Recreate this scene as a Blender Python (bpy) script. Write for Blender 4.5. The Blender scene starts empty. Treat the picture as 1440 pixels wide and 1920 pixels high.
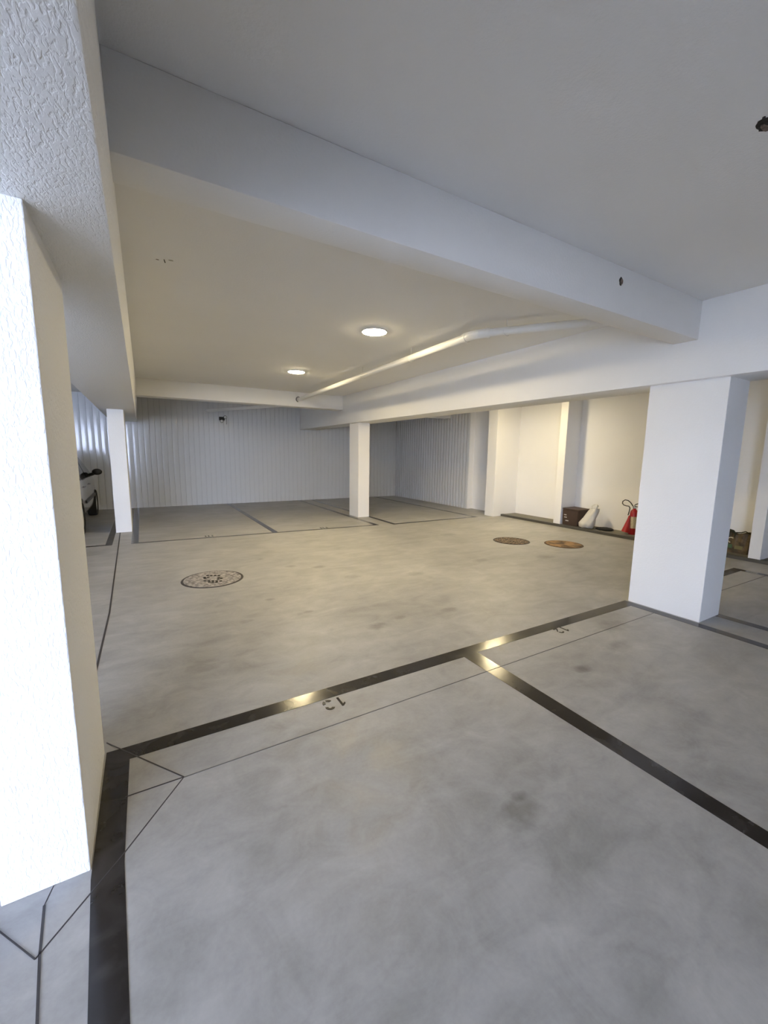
import bpy, bmesh, math, random
from mathutils import Matrix, Vector
random.seed(7)
S = bpy.context.scene
C = S.collection
PI = math.pi

# ------------------------------------------------------------------ helpers
def link(name, bm, mat, parent=None, smooth=False, angle=None):
    me = bpy.data.meshes.new(name)
    bm.normal_update()
    bm.to_mesh(me); bm.free()
    if mat: me.materials.append(mat)
    if smooth:
        for p in me.polygons: p.use_smooth = True
    if angle is not None:
        me.set_sharp_from_angle(angle=angle)
    o = bpy.data.objects.new(name, me)
    C.objects.link(o)
    if parent: o.parent = parent
    return o

def tag(o, label=None, cat=None, group=None, kind=None):
    if label: o['label'] = label
    if cat: o['category'] = cat
    if group: o['group'] = group
    if kind: o['kind'] = kind
    return o

def empty(name, loc, rz=0):
    o = bpy.data.objects.new(name, None); C.objects.link(o)
    o.empty_display_size = .1
    o.location = loc; o.rotation_euler = (0, 0, rz)
    return o

def add_box(bm, x0, x1, y0, y1, z0, z1, bevel=0.0, seg=2):
    vs = [bm.verts.new(p) for p in ((x0,y0,z0),(x1,y0,z0),(x1,y1,z0),(x0,y1,z0),(x0,y0,z1),(x1,y0,z1),(x1,y1,z1),(x0,y1,z1))]
    fs = [bm.faces.new([vs[i] for i in f]) for f in ((0,3,2,1),(4,5,6,7),(0,1,5,4),(1,2,6,5),(2,3,7,6),(3,0,4,7))]
    if bevel:
        es = list({e for f in fs for e in f.edges})
        bmesh.ops.bevel(bm, geom=es, offset=bevel, segments=seg, affect='EDGES', profile=.5)
    return bm

def box(x0, x1, y0, y1, z0, z1, bevel=0.0, seg=2):
    return add_box(bmesh.new(), x0, x1, y0, y1, z0, z1, bevel, seg)

def hexa(bm, bot, top):
    b = [bm.verts.new(p) for p in bot]; t = [bm.verts.new(p) for p in top]
    n = len(b)
    bm.faces.new(b[::-1]); bm.faces.new(t)
    for i in range(n):
        bm.faces.new((b[i], b[(i+1)%n], t[(i+1)%n], t[i]))
    return bm

def slab_poly(pts, z0, z1):
    """flat polygon with a small thickness"""
    return hexa(bmesh.new(), [(x,y,z0) for x,y in pts], [(x,y,z1) for x,y in pts])

def frame_of(d):
    d = d.normalized()
    u = Vector((0,0,1)) if abs(d.z) < .9 else Vector((1,0,0))
    a = d.cross(u).normalized(); b = d.cross(a).normalized()
    return a, b

def add_tube(bm, pts, r, n=14, cap=True, closed=False):
    pts = [Vector(p) for p in pts]
    rr = r if isinstance(r, (list, tuple)) else [r]*len(pts)
    rings = []; prev = None
    for i, p in enumerate(pts):
        if closed: d = pts[(i+1)%len(pts)] - pts[i-1]
        elif i == 0: d = pts[1]-pts[0]
        elif i == len(pts)-1: d = pts[-1]-pts[-2]
        else: d = (pts[i+1]-pts[i]).normalized() + (pts[i]-pts[i-1]).normalized()
        d.normalize()
        if prev is None: a, b = frame_of(d)
        else:
            a = prev - d*prev.dot(d); a.normalize(); b = d.cross(a).normalized()
        prev = a
        rings.append([bm.verts.new(p + a*math.cos(2*PI*k/n)*rr[i] + b*math.sin(2*PI*k/n)*rr[i]) for k in range(n)])
    m = len(rings)
    for i in range(m if closed else m-1):
        A, B = rings[i], rings[(i+1)%m]
        for k in range(n):
            bm.faces.new((A[k], A[(k+1)%n], B[(k+1)%n], B[k]))
    if cap and not closed:
        bm.faces.new(rings[0][::-1]); bm.faces.new(rings[-1])
    return bm

def tube(pts, r, n=14, cap=True):
    bm = add_tube(bmesh.new(), pts, r, n, cap)
    bmesh.ops.recalc_face_normals(bm, faces=bm.faces)
    return bm

def lathe(prof, n=32, bm=None, axis='z'):
    bm = bm or bmesh.new()
    rings = []
    for r, z in prof:
        if r < 1e-6: rings.append([bm.verts.new((0,0,z))])
        else: rings.append([bm.verts.new((r*math.cos(2*PI*k/n), r*math.sin(2*PI*k/n), z)) for k in range(n)])
    for A, B in zip(rings, rings[1:]):
        for k in range(n):
            k2 = (k+1)%n
            if len(A) == 1 and len(B) == 1: continue
            if len(A) == 1: bm.faces.new((A[0], B[k2], B[k]))
            elif len(B) == 1: bm.faces.new((A[k], A[k2], B[0]))
            else: bm.faces.new((A[k], A[k2], B[k2], B[k]))
    bmesh.ops.recalc_face_normals(bm, faces=bm.faces)
    return bm

def xform(bm, M):
    bmesh.ops.transform(bm, matrix=M, verts=bm.verts); return bm

# ------------------------------------------------------------------ materials
def srgb(r, g, b):
    f = lambda c: (c/12.92 if c <= .04045 else ((c+.055)/1.055)**2.4)
    return (f(r/255), f(g/255), f(b/255), 1)

def newmat(name):
    m = bpy.data.materials.new(name); m.use_nodes = True
    nt = m.node_tree; p = nt.nodes['Principled BSDF']
    return m, nt, p

def N(nt, t, **kw):
    n = nt.nodes.new(t)
    for k, v in kw.items(): setattr(n, k, v)
    return n

def simple(name, col, rough=.6, metal=0, noise=0.0, nscale=8, bump=0.0, bscale=60, spec=.5, coat=0):
    m, nt, p = newmat(name)
    p.inputs['Roughness'].default_value = rough
    p.inputs['Metallic'].default_value = metal
    p.inputs['Specular IOR Level'].default_value = spec
    p.inputs['Coat Weight'].default_value = coat
    tc = N(nt, 'ShaderNodeTexCoord')
    if noise:
        nz = N(nt, 'ShaderNodeTexNoise'); nz.inputs['Scale'].default_value = nscale; nz.inputs['Detail'].default_value = 5
        nt.links.new(tc.outputs['Object'], nz.inputs['Vector'])
        mx = N(nt, 'ShaderNodeMix', data_type='RGBA')
        mx.inputs[6].default_value = [c*(1-noise) for c in col[:3]]+[1]
        mx.inputs[7].default_value = [min(1, c*(1+noise)) for c in col[:3]]+[1]
        if noise > .3:      # strongly mottled metal
            cm = N(nt, 'ShaderNodeMapRange'); cm.inputs[1].default_value = .42; cm.inputs[2].default_value = .58
            nt.links.new(nz.outputs['Fac'], cm.inputs[0]); nt.links.new(cm.outputs[0], mx.inputs[0])
        else: nt.links.new(nz.outputs['Fac'], mx.inputs[0])
        nt.links.new(mx.outputs[2], p.inputs['Base Color'])
    else: p.inputs['Base Color'].default_value = col
    if bump:
        nb = N(nt, 'ShaderNodeTexNoise'); nb.inputs['Scale'].default_value = bscale; nb.inputs['Detail'].default_value = 3
        nt.links.new(tc.outputs['Object'], nb.inputs['Vector'])
        bp = N(nt, 'ShaderNodeBump'); bp.inputs['Distance'].default_value = bump; bp.inputs['Strength'].default_value = 1
        nt.links.new(nb.outputs['Fac'], bp.inputs['Height']); nt.links.new(bp.outputs['Normal'], p.inputs['Normal'])
    return m

WHITE = (.86, .855, .84, 1)
m_plaster = simple('painted_plaster', WHITE, .75, noise=.02, nscale=3, bump=.0012, bscale=70, spec=.3)
m_ceiling = simple('ceiling_plaster', (.85,.845,.83,1), .8, noise=.03, nscale=1.5, bump=.0010, bscale=90, spec=.25)

def textured_plaster():
    """thick trowelled white texture paint with short worm-like strokes"""
    m, nt, p = newmat('rough_texture_paint')
    p.inputs['Base Color'].default_value = (.86,.86,.85,1)
    p.inputs['Roughness'].default_value = .6; p.inputs['Specular IOR Level'].default_value = .35
    tc = N(nt, 'ShaderNodeTexCoord')
    mp = N(nt, 'ShaderNodeMapping'); mp.inputs['Scale'].default_value = (1.0, .38, .38)
    mp.inputs['Rotation'].default_value = (0, .30, -.35)
    nt.links.new(tc.outputs['Object'], mp.inputs['Vector'])
    vo = N(nt, 'ShaderNodeTexNoise'); vo.inputs['Scale'].default_value = 125; vo.inputs['Detail'].default_value = 2.5
    vo.inputs['Roughness'].default_value = .45; vo.inputs['Distortion'].default_value = .5
    nt.links.new(mp.outputs['Vector'], vo.inputs['Vector'])
    # mostly flat face with short torn dashes dug into it
    mr = N(nt, 'ShaderNodeMapRange', interpolation_type='SMOOTHSTEP'); mr.inputs[1].default_value = .33; mr.inputs[2].default_value = .56
    nt.links.new(vo.outputs['Fac'], mr.inputs[0])
    nz = N(nt, 'ShaderNodeTexNoise'); nz.inputs['Scale'].default_value = 160; nz.inputs['Detail'].default_value = 3
    nt.links.new(tc.outputs['Object'], nz.inputs['Vector'])
    ad = N(nt, 'ShaderNodeMath', operation='MULTIPLY_ADD'); ad.inputs[1].default_value = .22
    nt.links.new(nz.outputs['Fac'], ad.inputs[0]); nt.links.new(mr.outputs[0], ad.inputs[2])
    bp = N(nt, 'ShaderNodeBump'); bp.inputs['Distance'].default_value = .0015; bp.inputs['Strength'].default_value = .8
    nt.links.new(ad.outputs[0], bp.inputs['Height']); nt.links.new(bp.outputs['Normal'], p.inputs['Normal'])
    return m
m_texture = textured_plaster()

# positions of scuffs and dried puddle rings on the concrete (x, y, radius, strength)
SPOTS = [(1.30,1.02,.10,.5),(1.35,1.07,.045,.5),(2.62,1.62,.07,.5),(1.70,2.95,.10,.45),(1.98,3.02,.06,.3),(1.28,3.55,.05,.4),
         (1.95,4.95,.09,.4),(1.62,5.15,.07,.35),(2.15,4.35,.10,.3),(1.05,4.05,.05,.35),(.72,3.60,.06,.3),(2.5,2.95,.09,.35),
         (3.55,1.95,.16,.35),(3.2,1.7,.12,.3),(.30,2.95,.12,.3),(2.9,4.1,.12,.25),(4.9,5.9,.16,.3),(1.35,5.7,.06,.35),(4.1,4.2,.12,.3),(5.1,3.9,.15,.3)]
def concrete():
    m, nt, p = newmat('troweled_concrete')
    L = nt.links.new
    tc = N(nt, 'ShaderNodeTexCoord')
    def noise(scale, det, rough=.55, dist=0, vec=None, sc=None):
        n = N(nt, 'ShaderNodeTexNoise'); n.inputs['Scale'].default_value = scale; n.inputs['Detail'].default_value = det
        n.inputs['Roughness'].default_value = rough; n.inputs['Distortion'].default_value = dist
        if sc:
            mp = N(nt, 'ShaderNodeMapping'); mp.inputs['Scale'].default_value = sc; mp.inputs['Rotation'].default_value = (0,0,.6)
            L(tc.outputs['Object'], mp.inputs['Vector']); L(mp.outputs['Vector'], n.inputs['Vector'])
        else: L(tc.outputs['Object'], n.inputs['Vector'])
        return n.outputs['Fac']
    big = noise(1.1, 4, .6, .6); mid = noise(4.5, 8, .62, 1.2); fine = noise(60, 4); sweep = noise(2.2, 6, .6, .8, sc=(1,2.6,1))
    def math_(op, a, b, clamp=False):
        n = N(nt, 'ShaderNodeMath', operation=op, use_clamp=clamp)
        for i, v in enumerate((a, b)):
            if isinstance(v, (int, float)): n.inputs[i].default_value = v
            else: L(v, n.inputs[i])
        return n.outputs[0]
    t = math_('ADD', math_('MULTIPLY', big, .35), math_('MULTIPLY', mid, .40))
    t = math_('ADD', t, math_('MULTIPLY', sweep, .35))
    t = math_('ADD', t, math_('MULTIPLY', fine, .10))
    cr = N(nt, 'ShaderNodeValToRGB'); L(t, cr.inputs[0])
    e = cr.color_ramp.elements
    e[0].position = .40; e[0].color = (.235,.230,.220,1)
    e[1].position = .80; e[1].color = (.475,.468,.455,1)
    k = cr.color_ramp.elements.new(.60); k.color = (.355,.350,.340,1)
    # scuffs with a shape of their own
    tot = None
    sp = N(nt, 'ShaderNodeSeparateXYZ'); L(tc.outputs['Object'], sp.inputs[0])
    wob = math_('MULTIPLY', math_('SUBTRACT', noise(14, 4), .5), 1.6)
    for (x, y, r, s) in SPOTS:
        dx = math_('DIVIDE', math_('SUBTRACT', sp.outputs[0], x), r*1.25)
        dy = math_('DIVIDE', math_('SUBTRACT', sp.outputs[1], y), r*.8)
        d = math_('ADD', math_('MULTIPLY', dx, dx), math_('MULTIPLY', dy, dy))
        d = math_('ADD', d, wob)
        v = math_('MULTIPLY', math_('SUBTRACT', 1.0, d, True), s)
        tot = v if tot is None else math_('MAXIMUM', tot, v)
    mx = N(nt, 'ShaderNodeMix', data_type='RGBA', blend_type='MULTIPLY')
    L(math_('MULTIPLY', tot, 1.2, True), mx.inputs[0]); L(cr.outputs[0], mx.inputs[6]); mx.inputs[7].default_value = (.42,.40,.38,1)
    L(mx.outputs[2], p.inputs['Base Color'])
    rg = N(nt, 'ShaderNodeMapRange'); rg.inputs[1].default_value = .35; rg.inputs[2].default_value = .7
    rg.inputs[3].default_value = .38; rg.inputs[4].default_value = .60
    L(mid, rg.inputs[0]); L(rg.outputs[0], p.inputs['Roughness'])
    p.inputs['Specular IOR Level'].default_value = .4
    bp = N(nt, 'ShaderNodeBump'); bp.inputs['Distance'].default_value = .0012; bp.inputs['Strength'].default_value = .5
    L(mid, bp.inputs['Height']); L(bp.outputs['Normal'], p.inputs['Normal'])
    return m
m_floor = concrete()

def black_paint():
    m, nt, p = newmat('glossy_black_floor_paint')
    L = nt.links.new
    tc = N(nt, 'ShaderNodeTexCoord')
    n1 = N(nt, 'ShaderNodeTexNoise'); n1.inputs['Scale'].default_value = 6; n1.inputs['Detail'].default_value = 8; n1.inputs['Distortion'].default_value = 1
    L(tc.outputs['Object'], n1.inputs['Vector'])
    cr = N(nt, 'ShaderNodeValToRGB'); L(n1.outputs['Fac'], cr.inputs[0])
    cr.color_ramp.elements[0].position = .45; cr.color_ramp.elements[0].color = (.016,.014,.014,1)
    cr.color_ramp.elements[1].position = .75; cr.color_ramp.elements[1].color = (.042,.039,.038,1)
    L(cr.outputs[0], p.inputs['Base Color'])
    mr = N(nt, 'ShaderNodeMapRange'); mr.inputs[3].default_value = .10; mr.inputs[4].default_value = .28
    L(n1.outputs['Fac'], mr.inputs[0]); L(mr.outputs[0], p.inputs['Roughness'])
    n2 = N(nt, 'ShaderNodeTexNoise'); n2.inputs['Scale'].default_value = 45; n2.inputs['Detail'].default_value = 2
    L(tc.outputs['Object'], n2.inputs['Vector'])
    bp = N(nt, 'ShaderNodeBump'); bp.inputs['Distance'].default_value = .0004; bp.inputs['Strength'].default_value = .6
    L(n2.outputs['Fac'], bp.inputs['Height']); L(bp.outputs['Normal'], p.inputs['Normal'])
    p.inputs['Specular IOR Level'].default_value = .4
    return m
m_line = black_paint()
m_joint = simple('dark_joint_sealant', (.045,.042,.045,1), .7)
m_pvc = simple('glossy_white_pvc_cladding', (.66,.67,.68,1), .13, noise=.02, nscale=2, spec=.5)
m_pipe = simple('white_pvc_pipe', (.80,.80,.78,1), .35)
m_ledge = simple('dusty_grey_concrete_ledge', (.19,.18,.15,1), .8, noise=.2, nscale=6, bump=.001)
m_ledgeline = simple('dark_ledge_edge_paint', (.075,.07,.06,1), .5, noise=.2)
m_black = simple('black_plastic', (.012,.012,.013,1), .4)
m_darkhole = simple('dark_hole', (.025,.022,.02,1), .9, noise=.4, nscale=60)
m_brick = simple('exposed_clay', (.16,.12,.10,1), .9, noise=.35, nscale=50)
m_chrome = simple('chrome', (.75,.75,.75,1), .15, 1)

# ------------------------------------------------------------------ setting
ZS = 2.84      # underside of slab
ZB = 2.20      # underside of lengthwise beams
ZC = 2.52      # underside of cross beams
XLW, YBK = -6.3, -3.6
YF, XR, XA = 12.35, 7.75, 8.12

floor = link('floor', box(XLW-.2, XA+.2, YBK-.2, YF+.3, -.15, 0), m_floor)
tag(floor, 'grey trowelled concrete garage floor with black bay lines', kind='structure')

ceil = link('ceiling', box(XLW-.2, XA+.2, YBK-.2, YF+.3, ZS, ZS+.2), m_ceiling)
tag(ceil, 'white painted concrete slab ceiling over the garage', kind='structure')

def plank_wall(name, p0, p1, nrm, z0, z1, pitch=.13, crown=.0030, gw=.006, gd=.009):
    """vertical white cladding planks: slightly crowned boards with a groove between them, real thickness"""
    p0 = Vector((*p0, 0)); p1 = Vector((*p1, 0)); d = (p1-p0); Ln = d.length; d.normalize()
    nn = Vector((*nrm, 0))
    n = max(1, round(Ln/pitch)); w = Ln/n
    prof = []
    for i in range(n):
        j = random.uniform(-.0011, .0011)          # boards sit slightly skewed
        prof += [(i*w, -gd), (i*w+gw, -gd), (i*w+gw+.002, .0+j*.4)]
        for k in range(1, 6):
            t = k/6; prof.append((i*w+gw+.002+(w-gw-.006)*t, crown*math.sin(PI*t) + j*(t-.5)))
        prof.append((i*w+w-.004, .0-j*.4))
    prof.append((Ln, -gd))
    bm = bmesh.new()
    a = [bm.verts.new(p0 + d*s + nn*h + Vector((0,0,z0))) for s, h in prof]
    b = [bm.verts.new(p0 + d*s + nn*h + Vector((0,0,z1))) for s, h in prof]
    for i in range(len(a)-1): bm.faces.new((a[i], a[i+1], b[i+1], b[i]))
    # back
    q = [bm.verts.new(p0 + d*s - nn*.08 + Vector((0,0,z))) for s, z in ((0,z0),(Ln,z0),(Ln,z1),(0,z1))]
    bm.faces.new(q); bm.faces.new([q[0], a[0], b[0], q[3]]); bm.faces.new([q[1], q[2], b[-1], a[-1]])
    bm.faces.new([q[0], q[1]] + a[::-1]); bm.faces.new([q[3]] + b + [q[2]])
    bmesh.ops.recalc_face_normals(bm, faces=bm.faces)
    return link(name, bm, m_pvc)
w = plank_wall('wall_far', (XLW, YF), (XA+.2, YF), (0,-1), 0, ZS)
tag(w, 'far wall clad in glossy white vertical boards', kind='structure')
w = plank_wall('wall_right', (XR, YF), (XR, 8.58), (-1,0), 0, ZS, .125, .010, .024, .022)
tag(w, 'right side wall clad in white vertical boards beyond the alcoves', kind='structure')

w = link('wall_right_alcove', box(XA, XA+.2, YBK, YF+.2, 0, ZS), m_plaster)
w.name = 'wall_right.001'; tag(w, 'plain cream plastered wall at the back of the alcoves', kind='structure')
# back wall with the wide daylight entrance behind and to the left of the camera (x from OX0 to OX1)
OX0, OX1, OZ = -6.1, -2.1, 2.75
bm = box(OX1, XA+.2, YBK-.2, YBK, 0, ZS); add_box(bm, XLW-.2, OX0, YBK-.2, YBK, 0, ZS); add_box(bm, OX0, OX1, YBK-.2, YBK, OZ, ZS)
w = link('wall_back', bm, m_plaster); tag(w, 'white wall with the wide open garage entrance', kind='structure')
w = link('wall_left', box(XLW-.2, XLW, YBK-.2, YF+.3, 0, ZS), m_plaster)
tag(w, 'plain white left wall beyond the parked car', kind='structure')
# short plaster return between cladding and first pilaster
w = link('wall_right.002', add_box(box(7.92, 8.14, 7.40, 8.56, 0, ZS), 7.752, 8.14, 8.555, 8.66, 0, ZS), m_plaster)
tag(w, 'narrow plaster wall strip between the board cladding and the first pilaster', kind='structure')

# ---- beams
def rounded(bm, off=.006):
    es = [e for e in bm.edges if e.is_manifold]
    bmesh.ops.bevel(bm, geom=es, offset=off, segments=2, affect='EDGES', profile=.5)
    return bm
bm = hexa(bmesh.new(), [(-.60,YBK,ZB),(-.045,YBK,ZB),(-.040,YF-.005,ZB),(-.60,YF-.005,ZB)],
          [(-.60,YBK,ZS),(-.060,YBK,ZS),(.006,YF-.005,ZS),(-.60,YF-.005,ZS)])
o = link('beam', rounded(bm), m_texture, smooth=True, angle=.6)
tag(o, 'deep white beam overhead at left with rough trowelled texture', 'beam', kind='structure')
o = link('beam', rounded(box(4.252, 4.74, YBK, YF-.005, 2.182, ZS)), m_plaster, smooth=True, angle=.6)
tag(o, 'long smooth white beam over the wide right column and the slim middle column', 'beam', kind='structure')
o = link('beam', rounded(box(-.25, 4.40, 1.845, 2.045, ZC, ZS)), m_plaster, smooth=True, angle=.6)
tag(o, 'near cross beam running left to right with a chipped hole in its face', 'beam', kind='structure')
# far cross beam, two spans
o = link('beam', rounded(box(-.25, 4.40, 9.22, 9.55, ZC, ZS)), m_plaster, smooth=True, angle=.6)
tag(o, 'far cross beam pierced by the white drain pipe', 'beam', kind='structure')
o = link('beam', rounded(box(4.73, XA, 9.40, 9.7, ZC, ZS)), m_plaster, smooth=True, angle=.6)
tag(o, 'short cross beam in the right bay beyond the long beam', 'beam', kind='structure')

# ---- columns
def column(x0, x1, y0, y1, mat, label, z0=0, z1=ZB):
    o = link('column', box(x0-0, x1, y0, y1, z0, z1, .004), mat)
    return tag(o, label, 'column', kind='structure')
column(-.488, -.245, 1.62, 2.288, m_texture, 'large near left column with rough white texture paint')
column(-.472, -.222, 8.75, 9.35, m_plaster, 'slim bright white column at far left beside the parked car')
column(4.30, 4.59, 8.46, 8.93, m_plaster, 'slim white column in the middle under the long beam')
column(4.325, 4.72, 1.60, 2.243, m_plaster, 'wide white column at right foreground')
column(7.34, 8.13, 7.17, 7.46, m_plaster, 'cream pilaster left of the empty alcove', z1=ZS)
column(7.66, 8.13, 5.53, 5.70, m_plaster, 'narrow pilaster left of the brown box', z1=ZS)
column(7.62, 8.13, 2.19, 2.33, m_plaster, 'narrow pilaster right of the shopping bag at the right edge', z1=ZS)

# ---- raised ledge along the alcoves
o = link('trim_1', box(7.64, XA, YBK, 7.17, 0, .045), m_ledge); tag(o, 'low grey concrete ledge along the alcoves', kind='structure')
e = link('edge_line', box(7.60, 7.70, YBK, 7.165, 0.0, .05), m_ledgeline, o); e['label'] = 'dark painted ledge edge'

# ---- floor lines (children of the floor)
def line(pts):
    return link('parking_line', slab_poly(pts, .0002, .0016), m_line, floor)
def rect(x0, x1, y0, y1): return [(x0,y0),(x1,y0),(x1,y1),(x0,y1)]
line([(-.242,1.58),(-.195,.9),(-.12,-.4),(-.12,-3.5),(-.02,-3.5),(-.02,-.4),(-.105,.9),(-.142,1.6),(-.137,2.182),(1.992,2.160),(1.998,1.3),(2.005,.426),(2.005,-3.5),(2.105,-3.5),(2.102,.455),(2.115,1.3),(2.13,2.168),(4.20,2.145),(4.205,1.5),(4.20,1.08),(4.20,-3.5),(4.30,-3.5),(4.295,1.1),(4.302,1.6),(4.302,2.262),(-.237,2.284)])
line(rect(-.60,-.505,1.63,2.28))
# bay behind the wide column
line([(4.65,-3.5),(4.745,-3.5),(4.745,1.60),(4.745,2.15),(6.86,2.15),(6.86,-3.5),(6.96,-3.5),(6.96,2.26),(4.73,2.26),(4.73,1.6),(4.65,1.6)])
# far bays
line([(-.222,7.60),(4.24,7.36),(4.24,12.33),(4.15,12.33),(4.15,7.44),(2.14,7.53),(2.14,12.33),(2.04,12.33),(2.04,7.535),(-.118,7.655),(-.118,12.33),(-.222,12.33)])
line([(4.55,7.29),(6.96,7.29),(6.96,12.33),(6.87,12.33),(6.87,7.37),(4.64,7.37),(4.64,12.33),(4.55,12.33)])
line([(-2.70,7.62),(-.478,7.62),(-.478,12.33),(-.570,12.33),(-.570,7.69),(-2.61,7.69),(-2.61,12.33),(-2.70,12.33)])

m_faint = simple('faint_saw_cut', (.13,.125,.12,1), .8)
def joint(pts, w=.006, mat=None):
    bm = bmesh.new()
    for (x0,y0),(x1,y1) in zip(pts, pts[1:]):
        d = Vector((x1-x0,y1-y0)); n = Vector((-d.y,d.x)).normalized()*w/2
        hexa(bm, [(x0-n.x,y0-n.y,.0004),(x1-n.x,y1-n.y,.0004),(x1+n.x,y1+n.y,.0004),(x0+n.x,y0+n.y,.0004)],
                 [(x0-n.x,y0-n.y,.0022),(x1-n.x,y1-n.y,.0022),(x1+n.x,y1+n.y,.0022),(x0+n.x,y0+n.y,.0022)])
    return link('saw_cut_joint', bm, mat or m_joint, floor)
joint([(.082,1.925),(4.30,1.925)], .004, m_faint); joint([(-.148,1.93),(.082,1.927)], .005)
joint([(.082,1.927),(-.242,2.369)], .005)
joint([(.082,1.927),(-.149,1.63)], .004); joint([(-.149,1.63),(-.36,1.385)], .004)
joint([(-.36,1.385),(-.60,1.70)], .004)
joint([(-.366,1.557),(-.35,1.385),(-.325,1.20),(-.28,.6),(-.26,-1)], .007)
joint([(-.350,1.62),(-.358,1.59),(-.366,1.557)], .002)
joint([(-.37,2.30),(-.352,3.30),(-.345,3.9),(-.339,4.40),(-.375,6.6),(-.41,8.74)], .014)
joint([(4.76,1.93),(5.521,1.91),(7.0,1.89)], .006, m_faint)

# stencilled bay numbers, read from the driving lane (turned half round)
def arc(cx, cy, r, a0, a1, t=.012, n=7):
    a = [math.radians(a0+(a1-a0)*k/n) for k in range(n+1)]
    return [(cx+(r+t/2)*math.cos(q), cy+(r+t/2)*math.sin(q)) for q in a] + [(cx+(r-t/2)*math.cos(q), cy+(r-t/2)*math.sin(q)) for q in a[::-1]]
def strokes(ch):
    if ch == '1': return [[(-.006,0),(.008,0),(.008,.092),(-.004,.092),(-.022,.074),(-.022,.060),(-.006,.072)]]
    if ch == '3': return [arc(0,.066,.020,150,-20,.018), arc(0,.024,.022,20,-60,.018), arc(0,.024,.022,-85,-160,.018)]
    if ch == '2': return [arc(0,.066,.020,165,-10,.014), [(.024,.056),(-.022,.012),(-.010,.008),(.028,.046)], [(-.022,0),(.026,0),(.026,.012),(-.022,.012)]]
def number(txt, x, y, s=1.0):
    bm = bmesh.new()
    for i, ch in enumerate(txt):
        for poly in strokes(ch):
            pts = [((px + i*.075 - .0375)*s, (py - .046)*s) for px, py in poly]
            pts = [(x - px, y - py) for px, py in pts]       # rotate 180
            b = [bm.verts.new((a, c, .0004)) for a, c in pts]; t = [bm.verts.new((a, c, .0020)) for a, c in pts]
            bm.faces.new(t); bm.faces.new(b[::-1])
            for k in range(len(b)): bm.faces.new((b[k], b[(k+1)%len(b)], t[(k+1)%len(b)], t[k]))
    bmesh.ops.recalc_face_normals(bm, faces=bm.faces)
    return link('bay_number', bm, m_line, floor)
number('13', .918, 2.105); number('12', 3.06, 2.112, .95)
bm = bmesh.new()
for x, y in ((.90,7.655),(.95,7.655),(1.01,7.65)):
    add_box(bm, x-.012, x+.012, y, y+.10, .0004, .002)
link('bay_number', bm, m_line, floor)
bm = bmesh.new()
for x, y in ((3.02,7.53),(3.07,7.53),(3.14,7.52)):
    add_box(bm, x-.012, x+.012, y, y+.10, .0004, .002)
link('bay_number', bm, m_line, floor)

# ------------------------------------------------------------------ ceiling lamps
def emis(name, col, s):
    m, nt, p = newmat(name)
    p.inputs['Base Color'].default_value = (.9,.9,.85,1)
    p.inputs['Emission Color'].default_value = col; p.inputs['Emission Strength'].default_value = s
    return m
LAMP = 126.0
m_glow = emis('warm_led_diffuser', (1.0,.82,.48,1), LAMP)
m_lamprim = simple('white_lamp_rim', (.85,.85,.83,1), .4)
def lamp(x, y, label):
    r = empty('ceiling_light', (x, y, ZS))
    tag(r, label, 'ceiling light', 'round ceiling lights')
    link('frame', lathe([(.134,0),(.140,0),(.140,-.014),(.137,-.018),(.133,-.018),(.133,-.006),(.134,0)], 40), m_lamprim, r, True, .6)
    link('diffuser', lathe([(0,-.004),(.133,-.004),(.133,-.017),(.124,-.022),(0,-.023)], 40), m_glow, r, True, .6)
    return r
lamp(2.31, 4.17, 'round glowing ceiling light nearer the camera, larger of the two in view')
lamp(2.33, 6.89, 'round glowing ceiling light further back, smaller of the two in view')
l3 = lamp(6.35, 5.95, 'round ceiling light hidden behind the long beam, lighting the alcoves')

# ------------------------------------------------------------------ drain pipe
pr = empty('drain_pipe', (3.03, 3.36, 2.72)); tag(pr, 'long white plastic drain pipe hung under the ceiling with an elbow', 'pipe')
def rel(pts): return [(a-3.03, b-3.36, c-2.72) for a, b, c in pts]
link('pipe_run', tube(rel([(3.032,3.40,2.72),(3.096,6.29,2.70),(3.161,9.25,2.68)]), .040, 20), m_pipe, pr, True, .6)
link('pipe_run', tube(rel([(3.05,3.31,2.721),(3.205,3.111,2.725),(3.734,2.464,2.735),(4.10,2.01,2.74)]), .039, 20), m_pipe, pr, True, .6)
link('pipe_run', tube(rel([(3.161,9.25,2.68),(3.22,9.60,2.67),(3.25,9.95,2.66),(3.10,10.4,2.65),(1.62,12.33,2.58)]), .040, 20), m_pipe, pr, True, .6)
link('elbow', tube(rel([(3.036,3.52,2.72),(3.034,3.44,2.72),(3.038,3.37,2.72),(3.08,3.29,2.722),(3.13,3.22,2.723)]), [.046,.047,.048,.047,.046], 20), m_pipe, pr, True, .6)
link('coupling_ring', tube(rel([(3.0365,3.485,2.72),(3.036,3.46,2.72)]), .052, 20), m_pipe, pr, True, .6)
link('coupling_ring', tube(rel([(3.105,3.252,2.7225),(3.12,3.233,2.723)]), .052, 20), m_pipe, pr, True, .6)
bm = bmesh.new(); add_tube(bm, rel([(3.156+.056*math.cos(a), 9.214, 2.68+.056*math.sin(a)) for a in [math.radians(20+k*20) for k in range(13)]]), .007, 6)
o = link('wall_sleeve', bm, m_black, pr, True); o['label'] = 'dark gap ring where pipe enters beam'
for (x, y, zc) in ((3.092,5.95,2.70),(3.06,4.55,2.71),(3.22,3.09,2.725)):
    pts = [(x,y,ZS-2.0e-3),(x,y,zc+.065)] + [(x+.047*math.sin(a), y, zc+.047*math.cos(a)) for a in [k*PI/6 for k in range(0, 10)]]
    link('hanger', tube(rel(pts), .003, 6), m_pipe, pr, True)

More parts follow.
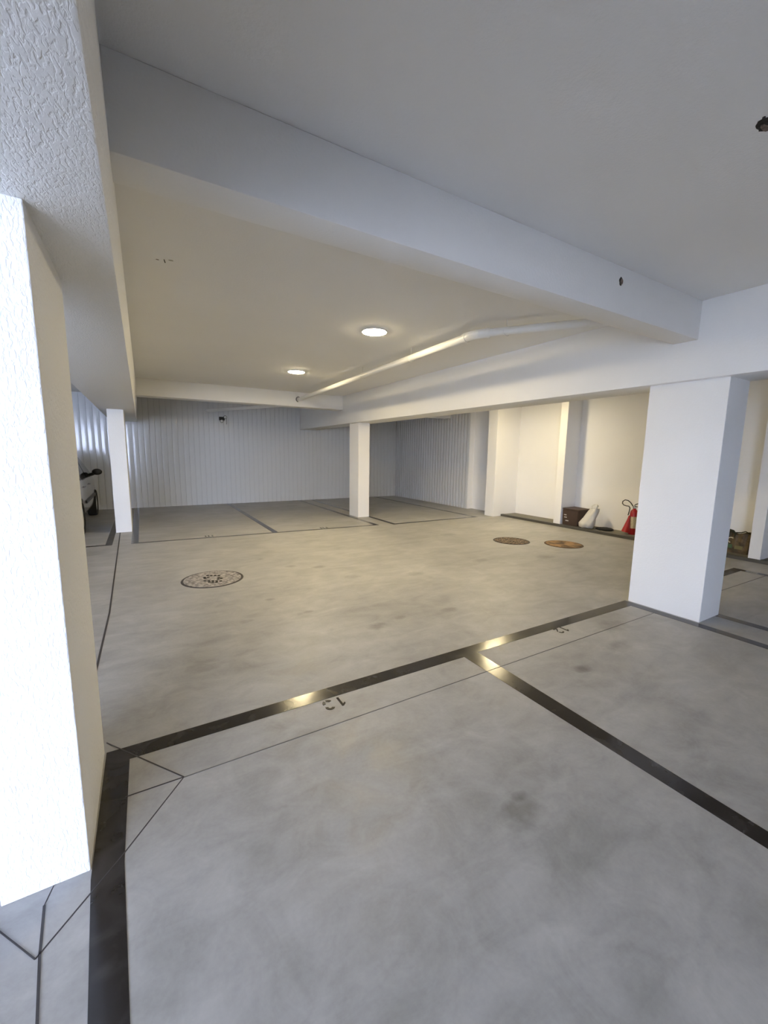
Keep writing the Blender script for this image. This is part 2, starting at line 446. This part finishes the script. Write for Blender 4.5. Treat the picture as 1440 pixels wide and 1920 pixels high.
# ------------------------------------------------------------------ emergency light on far wall
er = empty('emergency_light', (2.0, YF-.004, 2.39)); tag(er, 'small black emergency light with two round spots on the far wall', 'emergency light')
link('housing', box(-.07,.07,-.07,0,-.05,.045,.008), m_black, er)
for x, z in ((.075,.035),(-.02,-.075)):
    sp = link('spot_head', xform(lathe([(0,0),(.032,0),(.042,.055),(.046,.06),(.046,.064),(0,.064)], 20), Matrix.Translation((x,-.06,z)) @ Matrix.Rotation(PI/2,4,'X')), m_black, er, True, .5)
    link('lens', xform(lathe([(0,.065),(.036,.065),(.036,.069),(0,.074)], 20), Matrix.Translation((x,-.06,z)) @ Matrix.Rotation(PI/2,4,'X')), simple('clear_spot_lens', (.85,.87,.85,1), .1, .2), sp, True, .5)
link('cord', tube([(.07,-.02,.03),(.12,-.03,0),(.125,-.03,-.10),(.12,-.03,-.15)], .006, 6), m_black, er, True)

# ------------------------------------------------------------------ manhole covers
def manhole(x, y, r, kind, label, rz=0):
    root = empty('manhole_cover', (x, y, 0), rz)
    tag(root, label, 'manhole cover')
    if kind == 'iron':
        mi = simple('grey_cast_iron', (.34,.315,.30,1), .5, .2, noise=.36, nscale=22, bump=.002, bscale=60)
    elif kind == 'brown':
        mi = simple('brown_cast_iron', (.13,.092,.062,1), .6, .2, noise=.7, nscale=20, bump=.002, bscale=55)
    else:
        mi = simple('rusty_orange_iron', (.21,.125,.055,1), .75, .1, noise=.6, nscale=5, bump=.001, bscale=120)
    fr = link('frame', lathe([(r-.014,.0),(r-.014,.003),(r-.002,.006),(r+.010,.003),(r+.012,.0005)], 56), m_joint if kind != 'rust' else simple('dark_rust_rim', (.09,.055,.03,1), .8), root, True, .5)
    bm = lathe([(0,.0008),(r-.016,.0008),(r-.016,.006),(0,.006)], 56)
    base = bm
    # raised studs in rings, one mesh per cover
    rings = [(r*.90,34),(r*.78,28),(r*.66,24)] if kind == 'iron' else ([(r*.88,30),(r*.74,26),(r*.6,20),(r*.46,16),(r*.32,11),(r*.17,6)] if kind == 'brown' else [(r*.9,12)])
    if kind != 'rust':
        for rr, n in rings:
            for k in range(n):
                a = 2*PI*k/n + rr*9
                M = Matrix.Translation((rr*math.cos(a), rr*math.sin(a), .006)) @ Matrix.Rotation(a,4,'Z')
                b = box(-.011,.011,-.008,.008,-.001,.004,.002,1); xform(b, M)
                me = bpy.data.meshes.new('t'); b.to_mesh(me); b.free(); bm.from_mesh(me); bpy.data.meshes.remove(me)
    else:
        for k in range(2):
            a = k*PI; sb = bmesh.new()
            add_box(sb, r*.7*math.cos(a)-.02, r*.7*math.cos(a)+.02, -.006, .006, .0061, .0068)
            link('lifting_slot', sb, m_darkhole, root)
    if kind == 'iron':
        # dark holes arranged like a rectangular block of rows in the middle
        nf = len(bm.faces)
        for (px, py) in [(-.105+i*.045, .105) for i in range(4)] + [(-.11,.03),(-.07,.035),(-.09,-.005),(.06,.02),(.10,.0),(.075,-.03)] + [(-.05+i*.045,-.10) for i in range(5)] + [(.02+i*.04,-.145) for i in range(3)]:
            b = lathe([(0,.0064),(.017,.0064),(.017,.0104),(0,.0104)], 10); xform(b, Matrix.Translation((px,py,0)))
            me = bpy.data.meshes.new('t'); b.to_mesh(me); b.free(); bm.from_mesh(me); bpy.data.meshes.remove(me)
        bm.faces.ensure_lookup_table()
        for f in bm.faces[nf:]: f.material_index = 1
    cv = link('cover', bm, mi, root); cv.data.materials.append(m_darkhole)
    return root
manhole(.645, 5.045, .33, 'iron', 'grey cast iron manhole cover with drain holes, alone on the left of the lane', -.52)
manhole(5.54, 4.94, .30, 'brown', 'dark brown studded manhole cover, left one of the pair near the alcoves')
manhole(6.14, 4.33, .30, 'rust', 'smooth rusty orange manhole cover, right one of the pair near the alcoves', .5)

# ------------------------------------------------------------------ ceiling holes and chips
def ragged(cx, cy, r, n=18, seed=1, sx=1, sy=1):
    rnd = random.Random(seed)
    return [(cx + sx*r*rnd.uniform(.72,1.12)*math.cos(2*PI*k/n), cy + sy*r*rnd.uniform(.72,1.12)*math.sin(2*PI*k/n)) for k in range(n)]
def chip(name, pts, mat, parent, M, t=.002):
    bm = slab_poly(pts, -t, .0005); xform(bm, M); bmesh.ops.recalc_face_normals(bm, faces=bm.faces)
    return link(name, bm, mat, parent)
def on_ceiling(x, y): return Matrix.Translation((x,y,ZS))
Bc = on_ceiling(2.262,.83)
chip('chipped_hole', ragged(0,0,.050,18,3,1.0,.62), m_darkhole, ceil, Bc, .003)
chip('chipped_hole', ragged(.012,.006,.028,12,5,1.1,.4), m_brick, ceil, Bc, .005)
chip('chipped_hole', ragged(-.052,-.01,.006,8,6), m_darkhole, ceil, Bc, .003)
chip('chipped_hole', ragged(-.035,-.04,.006,8,7), m_darkhole, ceil, Bc, .003)
Mf = Matrix.Translation((3.03,1.845,2.735)) @ Matrix.Rotation(PI/2,4,'X')
o = chip('chipped_hole', ragged(0,0,.030,14,9,.75,1), m_darkhole, [b for b in C.objects if b.get('label','').startswith('near cross')][0], Matrix.Translation((3.03,1.845,2.74)) @ Matrix.Rotation(PI/2,4,'X'), -.003)
o = chip('chipped_hole', ragged(.006,-.002,.021,12,11,.75,1), m_brick, [b for b in C.objects if b.get('label','').startswith('near cross')][0], Matrix.Translation((3.03,1.845,2.74)) @ Matrix.Rotation(PI/2,4,'X'), -.005)
# small cable stubs in the middle ceiling
bm = tube([(0,0,.0),(.003,-.003,-.012),(.006,-.004,-.022)], .0032, 6)
cs = link('cable_stub', bm, m_darkhole, ceil); cs.location = (.225,3.50,ZS)
chip('cable_hole', ragged(.185,3.525,.008,10,13,1.5,.6), m_brick, ceil, Matrix.Translation((0,0,ZS)))
chip('cable_hole', ragged(.268,3.49,.02,10,14,1.0,.5), simple('greyed_filler',(.40,.38,.33,1),.9), ceil, Matrix.Translation((0,0,ZS)), .001)

# ------------------------------------------------------------------ brown cardboard box
m_box = simple('dark_brown_box_card', (.060,.036,.026,1), .6, noise=.25, nscale=12, bump=.0006)
m_mark = simple('white_box_print', (.50,.48,.44,1), .7)
br = empty('storage_box', (7.90, 5.33, .046), 0); tag(br, 'dark brown storage box standing on the ledge beside the narrow pilaster', 'box')
bm = bmesh.new()
hexa(bm, [(-.195,-.165,0),(.19,-.165,0),(.19,.175,0),(-.195,.175,0)], [(-.20,-.18,.32),(.20,-.20,.33),(.20,.18,.34),(-.20,.185,.33)])
bmesh.ops.bevel(bm, geom=list(bm.edges), offset=.008, segments=2, affect='EDGES')
link('body', bm, m_box, br)
bm = hexa(bmesh.new(), [(-.21,-.195,.325),(.21,-.215,.33),(.21,.19,.345),(-.21,.195,.335)], [(-.205,-.19,.345),(.20,-.21,.350),(.20,.185,.362),(-.205,.19,.355)])
bmesh.ops.bevel(bm, geom=list(bm.edges), offset=.005, segments=2, affect='EDGES')
link('lid', bm, m_box, br)
for k, (y, z, l) in enumerate(((.115,.215,.06),(.105,.165,.065),(.065,.095,.07))):
    bm = box(-.2045,-.2005, y-l/2, y+l/2, z-.010, z+.010, .003)
    link('printed_mark', bm, m_mark, br)
# ------------------------------------------------------------------ white plastic sack
m_sack = simple('crumpled_white_plastic', (.62,.61,.58,1), .4, noise=.08, nscale=12, bump=.006, bscale=22)
def lumpy(rings, n=26, amp=.018, seed=2):
    """rings: (z, cx, cy, rx, ry)"""
    rnd = random.Random(seed); bm = bmesh.new(); R = []
    ph = [rnd.uniform(0, 2*PI) for _ in range(6)]
    for z, cx, cy, rx, ry in rings:
        row = []
        for k in range(n):
            a = 2*PI*k/n
            f = 1 + amp/max(rx,ry,.03)*(.6*math.sin(3*a+ph[0]+z*9) + .4*math.sin(7*a+ph[1]-z*14) + .3*math.sin(11*a+ph[2]+z*22))
            row.append(bm.verts.new((cx+rx*f*math.cos(a), cy+ry*f*math.sin(a), z+rnd.uniform(-.003,.003))))
        R.append(row)
    for A, B in zip(R, R[1:]):
        for k in range(n): bm.faces.new((A[k], A[(k+1)%n], B[(k+1)%n], B[k]))
    bm.faces.new(R[0][::-1]); bm.faces.new(R[-1])
    return bm
sr = empty('plastic_sack', (7.80, 4.93, .047)); tag(sr, 'crumpled white plastic sack with knotted neck on the ledge right of the brown box', 'sack')
bm = lumpy([(0,-.05,.05,.07,.09),(.03,-.055,.055,.11,.13),(.10,-.035,.045,.12,.14),(.20,.0,.02,.11,.12),(.29,.035,-.005,.09,.10),(.36,.06,-.02,.072,.082),(.40,.07,-.025,.05,.06)], amp=.03)
link('body', bm, m_sack, sr, True)
bm = lumpy([(.395,.07,-.025,.05,.06),(.42,.07,-.028,.036,.044),(.44,.072,-.03,.040,.06),(.47,.075,-.035,.03,.055),(.485,.075,-.04,.012,.02)], amp=.012, seed=5)
link('knotted_neck', bm, m_sack, sr, True)
kb = link('cloth_bundle', lumpy([(0,0,0,.13,.14),(.018,0,0,.15,.17),(.035,.0,.0,.12,.14),(.045,0,0,.05,.06)], amp=.012, seed=8), simple('black_cloth', (.008,.008,.009,1), .9), None, True)
kb.location = (7.90, 4.68, .047)
tag(kb, 'flat black bundle lying on the ledge right behind the white sack', 'bundle')

# ------------------------------------------------------------------ fire extinguisher
m_red = simple('red_enamel', (.42,.012,.016,1), .3, coat=.4)
m_label = simple('cream_extinguisher_label', (.62,.52,.32,1), .5, noise=.3, nscale=30)
fx = empty('fire_extinguisher', (7.93, 4.165, .047)); tag(fx, 'red fire extinguisher with black hose loop standing on the ledge half behind the wide column', 'fire extinguisher')
link('cylinder', lathe([(0,0),(.066,0),(.070,.008),(.070,.40),(.062,.44),(.036,.47),(.026,.48),(.026,.50),(0,.50)], 28), m_red, fx, True, .7)
link('label', lathe([(.0712,.12),(.0712,.34)], 28), m_label, fx, True)
bm = lathe([(.034,.495),(.034,.53),(.016,.54),(.016,.56),(0,.56)], 16)
vl = link('valve', bm, m_chrome, fx, True, .6)
bm = tube([(0,0,.55),(-.02,-.03,.575),(-.05,-.10,.60)], .009, 8); add_tube(bm, [(0,0,.53),(-.02,-.03,.535),(-.045,-.09,.53)], .007, 8)
link('handle', bm, m_black, fx, True)
pts = [(-.02,.02,.53),(-.03,.035,.56),(-.05,.055,.60),(-.06,.10,.635),(-.06,.155,.64),(-.06,.195,.61),(-.06,.20,.57),(-.06,.17,.54),(-.065,.12,.53),(-.07,.07,.53),(-.075,.045,.50),(-.075,.05,.44),(-.075,.065,.36)]
link('hose', tube(pts, .009, 8), m_black, fx, True)
bm = lathe([(.012,.36),(.020,.35),(.024,.30),(.075,.05),(.078,.045),(.07,.045),(.018,.30),(.0,.31)], 24); xform(bm, Matrix.Translation((-.075,.085,0)) @ Matrix.Rotation(.14,4,'X') @ Matrix.Translation((0,.0,0)))
link('discharge_horn', bm, m_red, fx, True, .6)

# ------------------------------------------------------------------ shopping bag
m_bag = simple('brown_printed_bag', (.095,.062,.026,1), .55, noise=.45, nscale=9)
bg = empty('shopping_bag', (7.93, 2.60, .047)); tag(bg, 'brown printed shopping bag with dark handles on the ledge at the right edge', 'shopping bag')
bm = bmesh.new(); n = 14
bot = []; top = []
for k in range(n+1):
    t = k/n; y = -.20 + .40*t
    top.append((y, .30 + .022*math.sin(t*PI*3+.6)))
F0 = [bm.verts.new((-.10, y*.94, 0)) for y, z in top]; F1 = [bm.verts.new((-.095+.01*math.sin(k*1.7), y, z)) for k, (y, z) in enumerate(top)]
G0 = [bm.verts.new((.10, y*.94, 0)) for y, z in top]; G1 = [bm.verts.new((.03, y, z+.012)) for y, z in top]
for k in range(n):
    bm.faces.new((F0[k+1], F0[k], F1[k], F1[k+1])); bm.faces.new((G0[k], G0[k+1], G1[k+1], G1[k])); bm.faces.new((F0[k], F0[k+1], G0[k+1], G0[k]))
bm.faces.new((F0[0], G0[0], G1[0], F1[0])); bm.faces.new((G0[-1], F0[-1], F1[-1], G1[-1]))
bmesh.ops.recalc_face_normals(bm, faces=bm.faces)
b = link('body', bm, m_bag, bg); md = b.modifiers.new('thick', 'SOLIDIFY'); md.thickness = .003
m_strap = simple('dark_green_strap', (.022,.024,.012,1), .8)
link('handle', tube([(-.100,.055,.20),(-.10,.06,.30),(-.10,.045,.345),(-.095,.015,.335),(-.097,-.02,.30),(-.098,-.015,.24)], [.008,.012,.022,.020,.012,.008], 8), m_strap, bg, True)
link('handle', tube([(.04,-.16,.25),(.03,-.15,.31),(.03,-.10,.335),(.03,-.05,.31),(.03,.02,.30)], .008, 8), m_strap, bg, True)
bm = bmesh.new(); pts = arc(0,0,.040,50,260,.013,10)
f = [bm.verts.new((-.110, -p[0]+.022, p[1]+.195)) for p in pts]; g = [bm.verts.new((-.104, -p[0]+.022, p[1]+.195)) for p in pts]
bm.faces.new(f); bm.faces.new(g[::-1])
for k in range(len(f)): bm.faces.new((f[k], f[(k+1)%len(f)], g[(k+1)%len(f)], g[k]))
bmesh.ops.recalc_face_normals(bm, faces=bm.faces)
link('printed_emblem', bm, simple('cream_print', (.62,.54,.34,1), .6), bg)
link('printed_patch', box(-.110,-.104,.0,.06,.07,.13,.001), simple('green_print', (.065,.12,.05,1), .6), bg)
link('printed_patch', box(-.110,-.104,-.13,-.03,.065,.12,.001), simple('olive_print', (.17,.14,.05,1), .6), bg)

# ------------------------------------------------------------------ parked car, nose to the far wall
m_paint = simple('silver_white_car_paint', (.46,.47,.49,1), .25, .25, coat=.6)
m_glass = simple('dark_car_glass', (.02,.023,.025,1), .06, spec=.8)
m_tyre = simple('black_tyre_rubber', (.012,.012,.012,1), .85, bump=.001, bscale=120)
m_rim = simple('silver_alloy', (.55,.55,.56,1), .3, .8)
m_lens = simple('red_tail_lens', (.25,.01,.01,1), .15)
m_head = simple('clear_headlight', (.6,.62,.65,1), .08, .2)
CX, CY = -1.735, 8.18
car = empty('parked_car', (CX, CY, 0)); tag(car, 'silver hatchback car mostly hidden behind the near left column', 'car')
HW = .81
#  y, zbot, zsill, zbelt, ztop(roof/hood centre), half width at belt, half width at top
ST = [(.02,.32,.40,.80,.98,.68,.55),(.10,.26,.36,.86,1.05,.74,.56),(.30,.22,.32,.90,1.30,.78,.55),(.55,.20,.30,.92,1.42,.80,.56),(1.0,.20,.30,.93,1.47,.81,.57),
      (1.6,.20,.30,.93,1.49,.81,.58),(2.1,.20,.30,.93,1.45,.81,.57),(2.45,.20,.30,.93,1.34,.81,.56),(2.75,.20,.30,.93,1.16,.80,.58),(2.98,.20,.30,.92,1.01,.79,.62),
      (3.25,.20,.30,.90,.96,.78,.66),(3.55,.22,.32,.84,.90,.75,.62),(3.78,.25,.36,.74,.80,.69,.55),(3.90,.32,.42,.62,.68,.60,.48)]
bm = bmesh.new(); rows = []
for (y, zb, zs, zl, zt, hb, ht) in ST:
    half = [(0,zb),(hb-.10,zb),(hb-.02,zs),(hb+.005,(zs+zl)/2),(hb,zl-.06),(hb-.03,zl),(ht+.02+(hb-ht)*.12,zl+(zt-zl)*.72),(ht-.05,zt-.02*(zt-zl)),(ht*.5,zt),(0,zt+.006)]
    ring = [(x, z) for x, z in half] + [(-x, z) for x, z in half[-2:0:-1]]
    rows.append([bm.verts.new((x, y, z)) for x, z in ring])
nr = len(rows[0])
for A, B in zip(rows, rows[1:]):
    for k in range(nr): bm.faces.new((A[k], A[(k+1)%nr], B[(k+1)%nr], B[k]))
bm.faces.new(rows[0][::-1]); bm.faces.new(rows[-1])
bmesh.ops.recalc_face_normals(bm, faces=bm.faces)
body = link('body', bm, m_paint, car, True)
cut_me = bmesh.new()
for sx in (-1, 1):
    for wy in (.56, 3.18):
        c = bmesh.new(); bmesh.ops.create_cone(c, cap_ends=True, segments=36, radius1=.345, radius2=.345, depth=.34)
        xform(c, Matrix.Translation((sx*.80, wy, .30)) @ Matrix.Rotation(PI/2,4,'Y'))
        me = bpy.data.meshes.new('t'); c.to_mesh(me); c.free(); cut_me.from_mesh(me); bpy.data.meshes.remove(me)
# apply the wheel-arch cut without leaving a helper object behind
cutter = link('cutter', cut_me, None)
sub = body.modifiers.new('sub', 'SUBSURF'); sub.levels = 2; sub.render_levels = 2
bo = body.modifiers.new('arches', 'BOOLEAN'); bo.operation = 'DIFFERENCE'; bo.object = cutter; bo.solver = 'EXACT'
cutter.location = (CX, CY, 0)
bpy.context.view_layer.update()
dg = bpy.context.evaluated_depsgraph_get()
nm = bpy.data.meshes.new_from_object(body.evaluated_get(dg))
body.modifiers.clear(); body.data = nm
bpy.data.objects.remove(cutter)
nm.set_sharp_from_angle(angle=.7)
def quadpanel(name, pts, mat, parent=car, t=.008):
    """thin glass panel from a list of points, pushed out a little"""
    bm = bmesh.new(); P = [Vector(p) for p in pts]
    nrm = (P[1]-P[0]).cross(P[2]-P[0]).normalized()
    a = [bm.verts.new(p) for p in P]; b = [bm.verts.new(p - nrm*t) for p in P]
    bm.faces.new(a); bm.faces.new(b[::-1])
    for k in range(len(a)): bm.faces.new((a[k], a[(k+1)%len(a)], b[(k+1)%len(a)], b[k]))
    bmesh.ops.recalc_face_normals(bm, faces=bm.faces)
    return link(name, bm, mat, parent)
for s in (1, -1):
    X1, X2 = s*.797, s*.642
    quadpanel('side_window', [(X1,.72,.955),(X1,1.55,.955),(X2,1.55,1.36),(X2,.85,1.34)], m_glass, t=.012*s)
    quadpanel('side_window', [(X1,1.62,.955),(X1,2.62,.955),(s*.71,2.50,1.14),(X2,2.12,1.33),(X2,1.62,1.36)], m_glass, t=.012*s)
quadpanel('windscreen', [(-.70,2.93,.985),(.70,2.93,.985),(.55,2.34,1.36),(-.55,2.34,1.36)], m_glass, t=-.012)
quadpanel('rear_window', [(.60,.115,1.02),(-.60,.115,1.02),(-.50,.29,1.29),(.50,.29,1.29)], m_glass, t=-.012)
for s in (1, -1):
    quadpanel('tail_light', [(s*.60,.0,.72),(s*.72,.05,.74),(s*.72,.09,.92),(s*.60,.05,.92)], m_lens)
    quadpanel('headlight', [(s*.42,3.885,.60),(s*.66,3.80,.62),(s*.68,3.70,.74),(s*.46,3.80,.73)], m_head)
    mr = link('wing_mirror', xform(lathe([(0,-.055),(.05,-.05),(.075,-.02),(.08,.02),(.055,.05),(0,.06)], 18), Matrix.Translation((s*.905,2.50,1.02)) @ Matrix.Diagonal((1.15,.65,.85,1)) @ Matrix.Rotation(PI/2,4,'X')), m_black, car, True)
    link('mirror_stalk', tube([(s*.77,2.56,.955),(s*.82,2.54,.975),(s*.89,2.50,1.01)], .034, 8), m_black, mr, True)
    for hy in (.95, 1.80):
        link('door_handle', box(min(s*.812,s*.838), max(s*.812,s*.838), hy, hy+.14, .80, .825, .006), m_paint, car)
    link('side_moulding', box(min(s*.806,s*.828), max(s*.806,s*.828), 1.08, 2.76, .50, .555, .006), m_black, car)
    for wy in (.56, 3.18):
        wroot = link('wheel', xform(lathe([(.19,-.085),(.27,-.09),(.292,-.075),(.297,0),(.292,.075),(.27,.09),(.19,.085)], 36), Matrix.Translation((s*.715,wy,.297)) @ Matrix.Rotation(PI/2,4,'Y')), m_tyre, car, True, .6)
        bm = lathe([(0,.05),(.05,.055),(.06,.04),(.185,.06),(.195,.075),(.195,-.08)], 24); xform(bm, Matrix.Translation((s*.715,wy,.297)) @ Matrix.Rotation(s*PI/2,4,'Y'))
        link('hub_cap', bm, m_rim, wroot, True, .5)
link('bumper', box(-.70,.70,-.045,.05,.34,.60,.03), m_paint, car)
link('number_plate', box(-.24,.24,-.056,-.047,.45,.56), simple('grey_plate', (.4,.4,.4,1), .5), car)

# ------------------------------------------------------------------ outside the entrance
m_out = simple('pale_driveway', (.48,.47,.45,1), .8, noise=.1, nscale=2)
g = link('driveway', box(-20, 14, -24, YBK-.2, -.15, 0), m_out); tag(g, 'pale driveway outside the garage entrance', 'ground', kind='structure')

# ------------------------------------------------------------------ light
W = bpy.data.worlds.new('sky'); S.world = W; W.use_nodes = True
nt = W.node_tree; bgn = nt.nodes['Background']
bgn.inputs['Color'].default_value = (.64,.74,1.0,1); bgn.inputs['Strength'].default_value = 9.6
pl = bpy.data.lights.new('entrance_portal', 'AREA'); pl.shape = 'RECTANGLE'; pl.size = OX1-OX0; pl.size_y = OZ
pl.cycles.is_portal = True
po = bpy.data.objects.new('entrance_portal', pl); C.objects.link(po)
po.location = ((OX0+OX1)/2, YBK-.1, OZ/2); po.rotation_euler = (PI/2, 0, PI)
sl = bpy.data.lights.new('sun', 'SUN'); sl.energy = 9; sl.angle = .02; sl.color = (1,.95,.88)
so = bpy.data.objects.new('sun', sl); C.objects.link(so); so.rotation_euler = (math.radians(-40), math.radians(-20), 0)

# ------------------------------------------------------------------ camera
cam = bpy.data.cameras.new('camera'); co = bpy.data.objects.new('camera', cam); C.objects.link(co)
F, PIT, ROL, YAW = 766.7, .1428, .01416, .5341
cam.sensor_fit = 'VERTICAL'; cam.sensor_height = 24; cam.sensor_width = 18; cam.lens = 24*F/1920
cam.clip_start = .02
cy, sy = math.cos(YAW), math.sin(YAW)
right = Vector((cy,-sy,0)); fwd = Vector((sy,cy,0)); up = Vector((0,0,1))
f2 = fwd*math.cos(PIT) - up*math.sin(PIT); u2 = up*math.cos(PIT) + fwd*math.sin(PIT)
r3 = right*math.cos(ROL) + u2*math.sin(ROL); u3 = -right*math.sin(ROL) + u2*math.cos(ROL)
M = Matrix(((r3.x,u3.x,-f2.x,0),(r3.y,u3.y,-f2.y,0),(r3.z,u3.z,-f2.z,1.5),(0,0,0,1)))
co.matrix_world = M
S.camera = co
vs = S.view_settings; vs.view_transform = 'Standard'; vs.look = 'None'; vs.gamma = 1; vs.use_curve_mapping = False
vs.exposure = 1.52
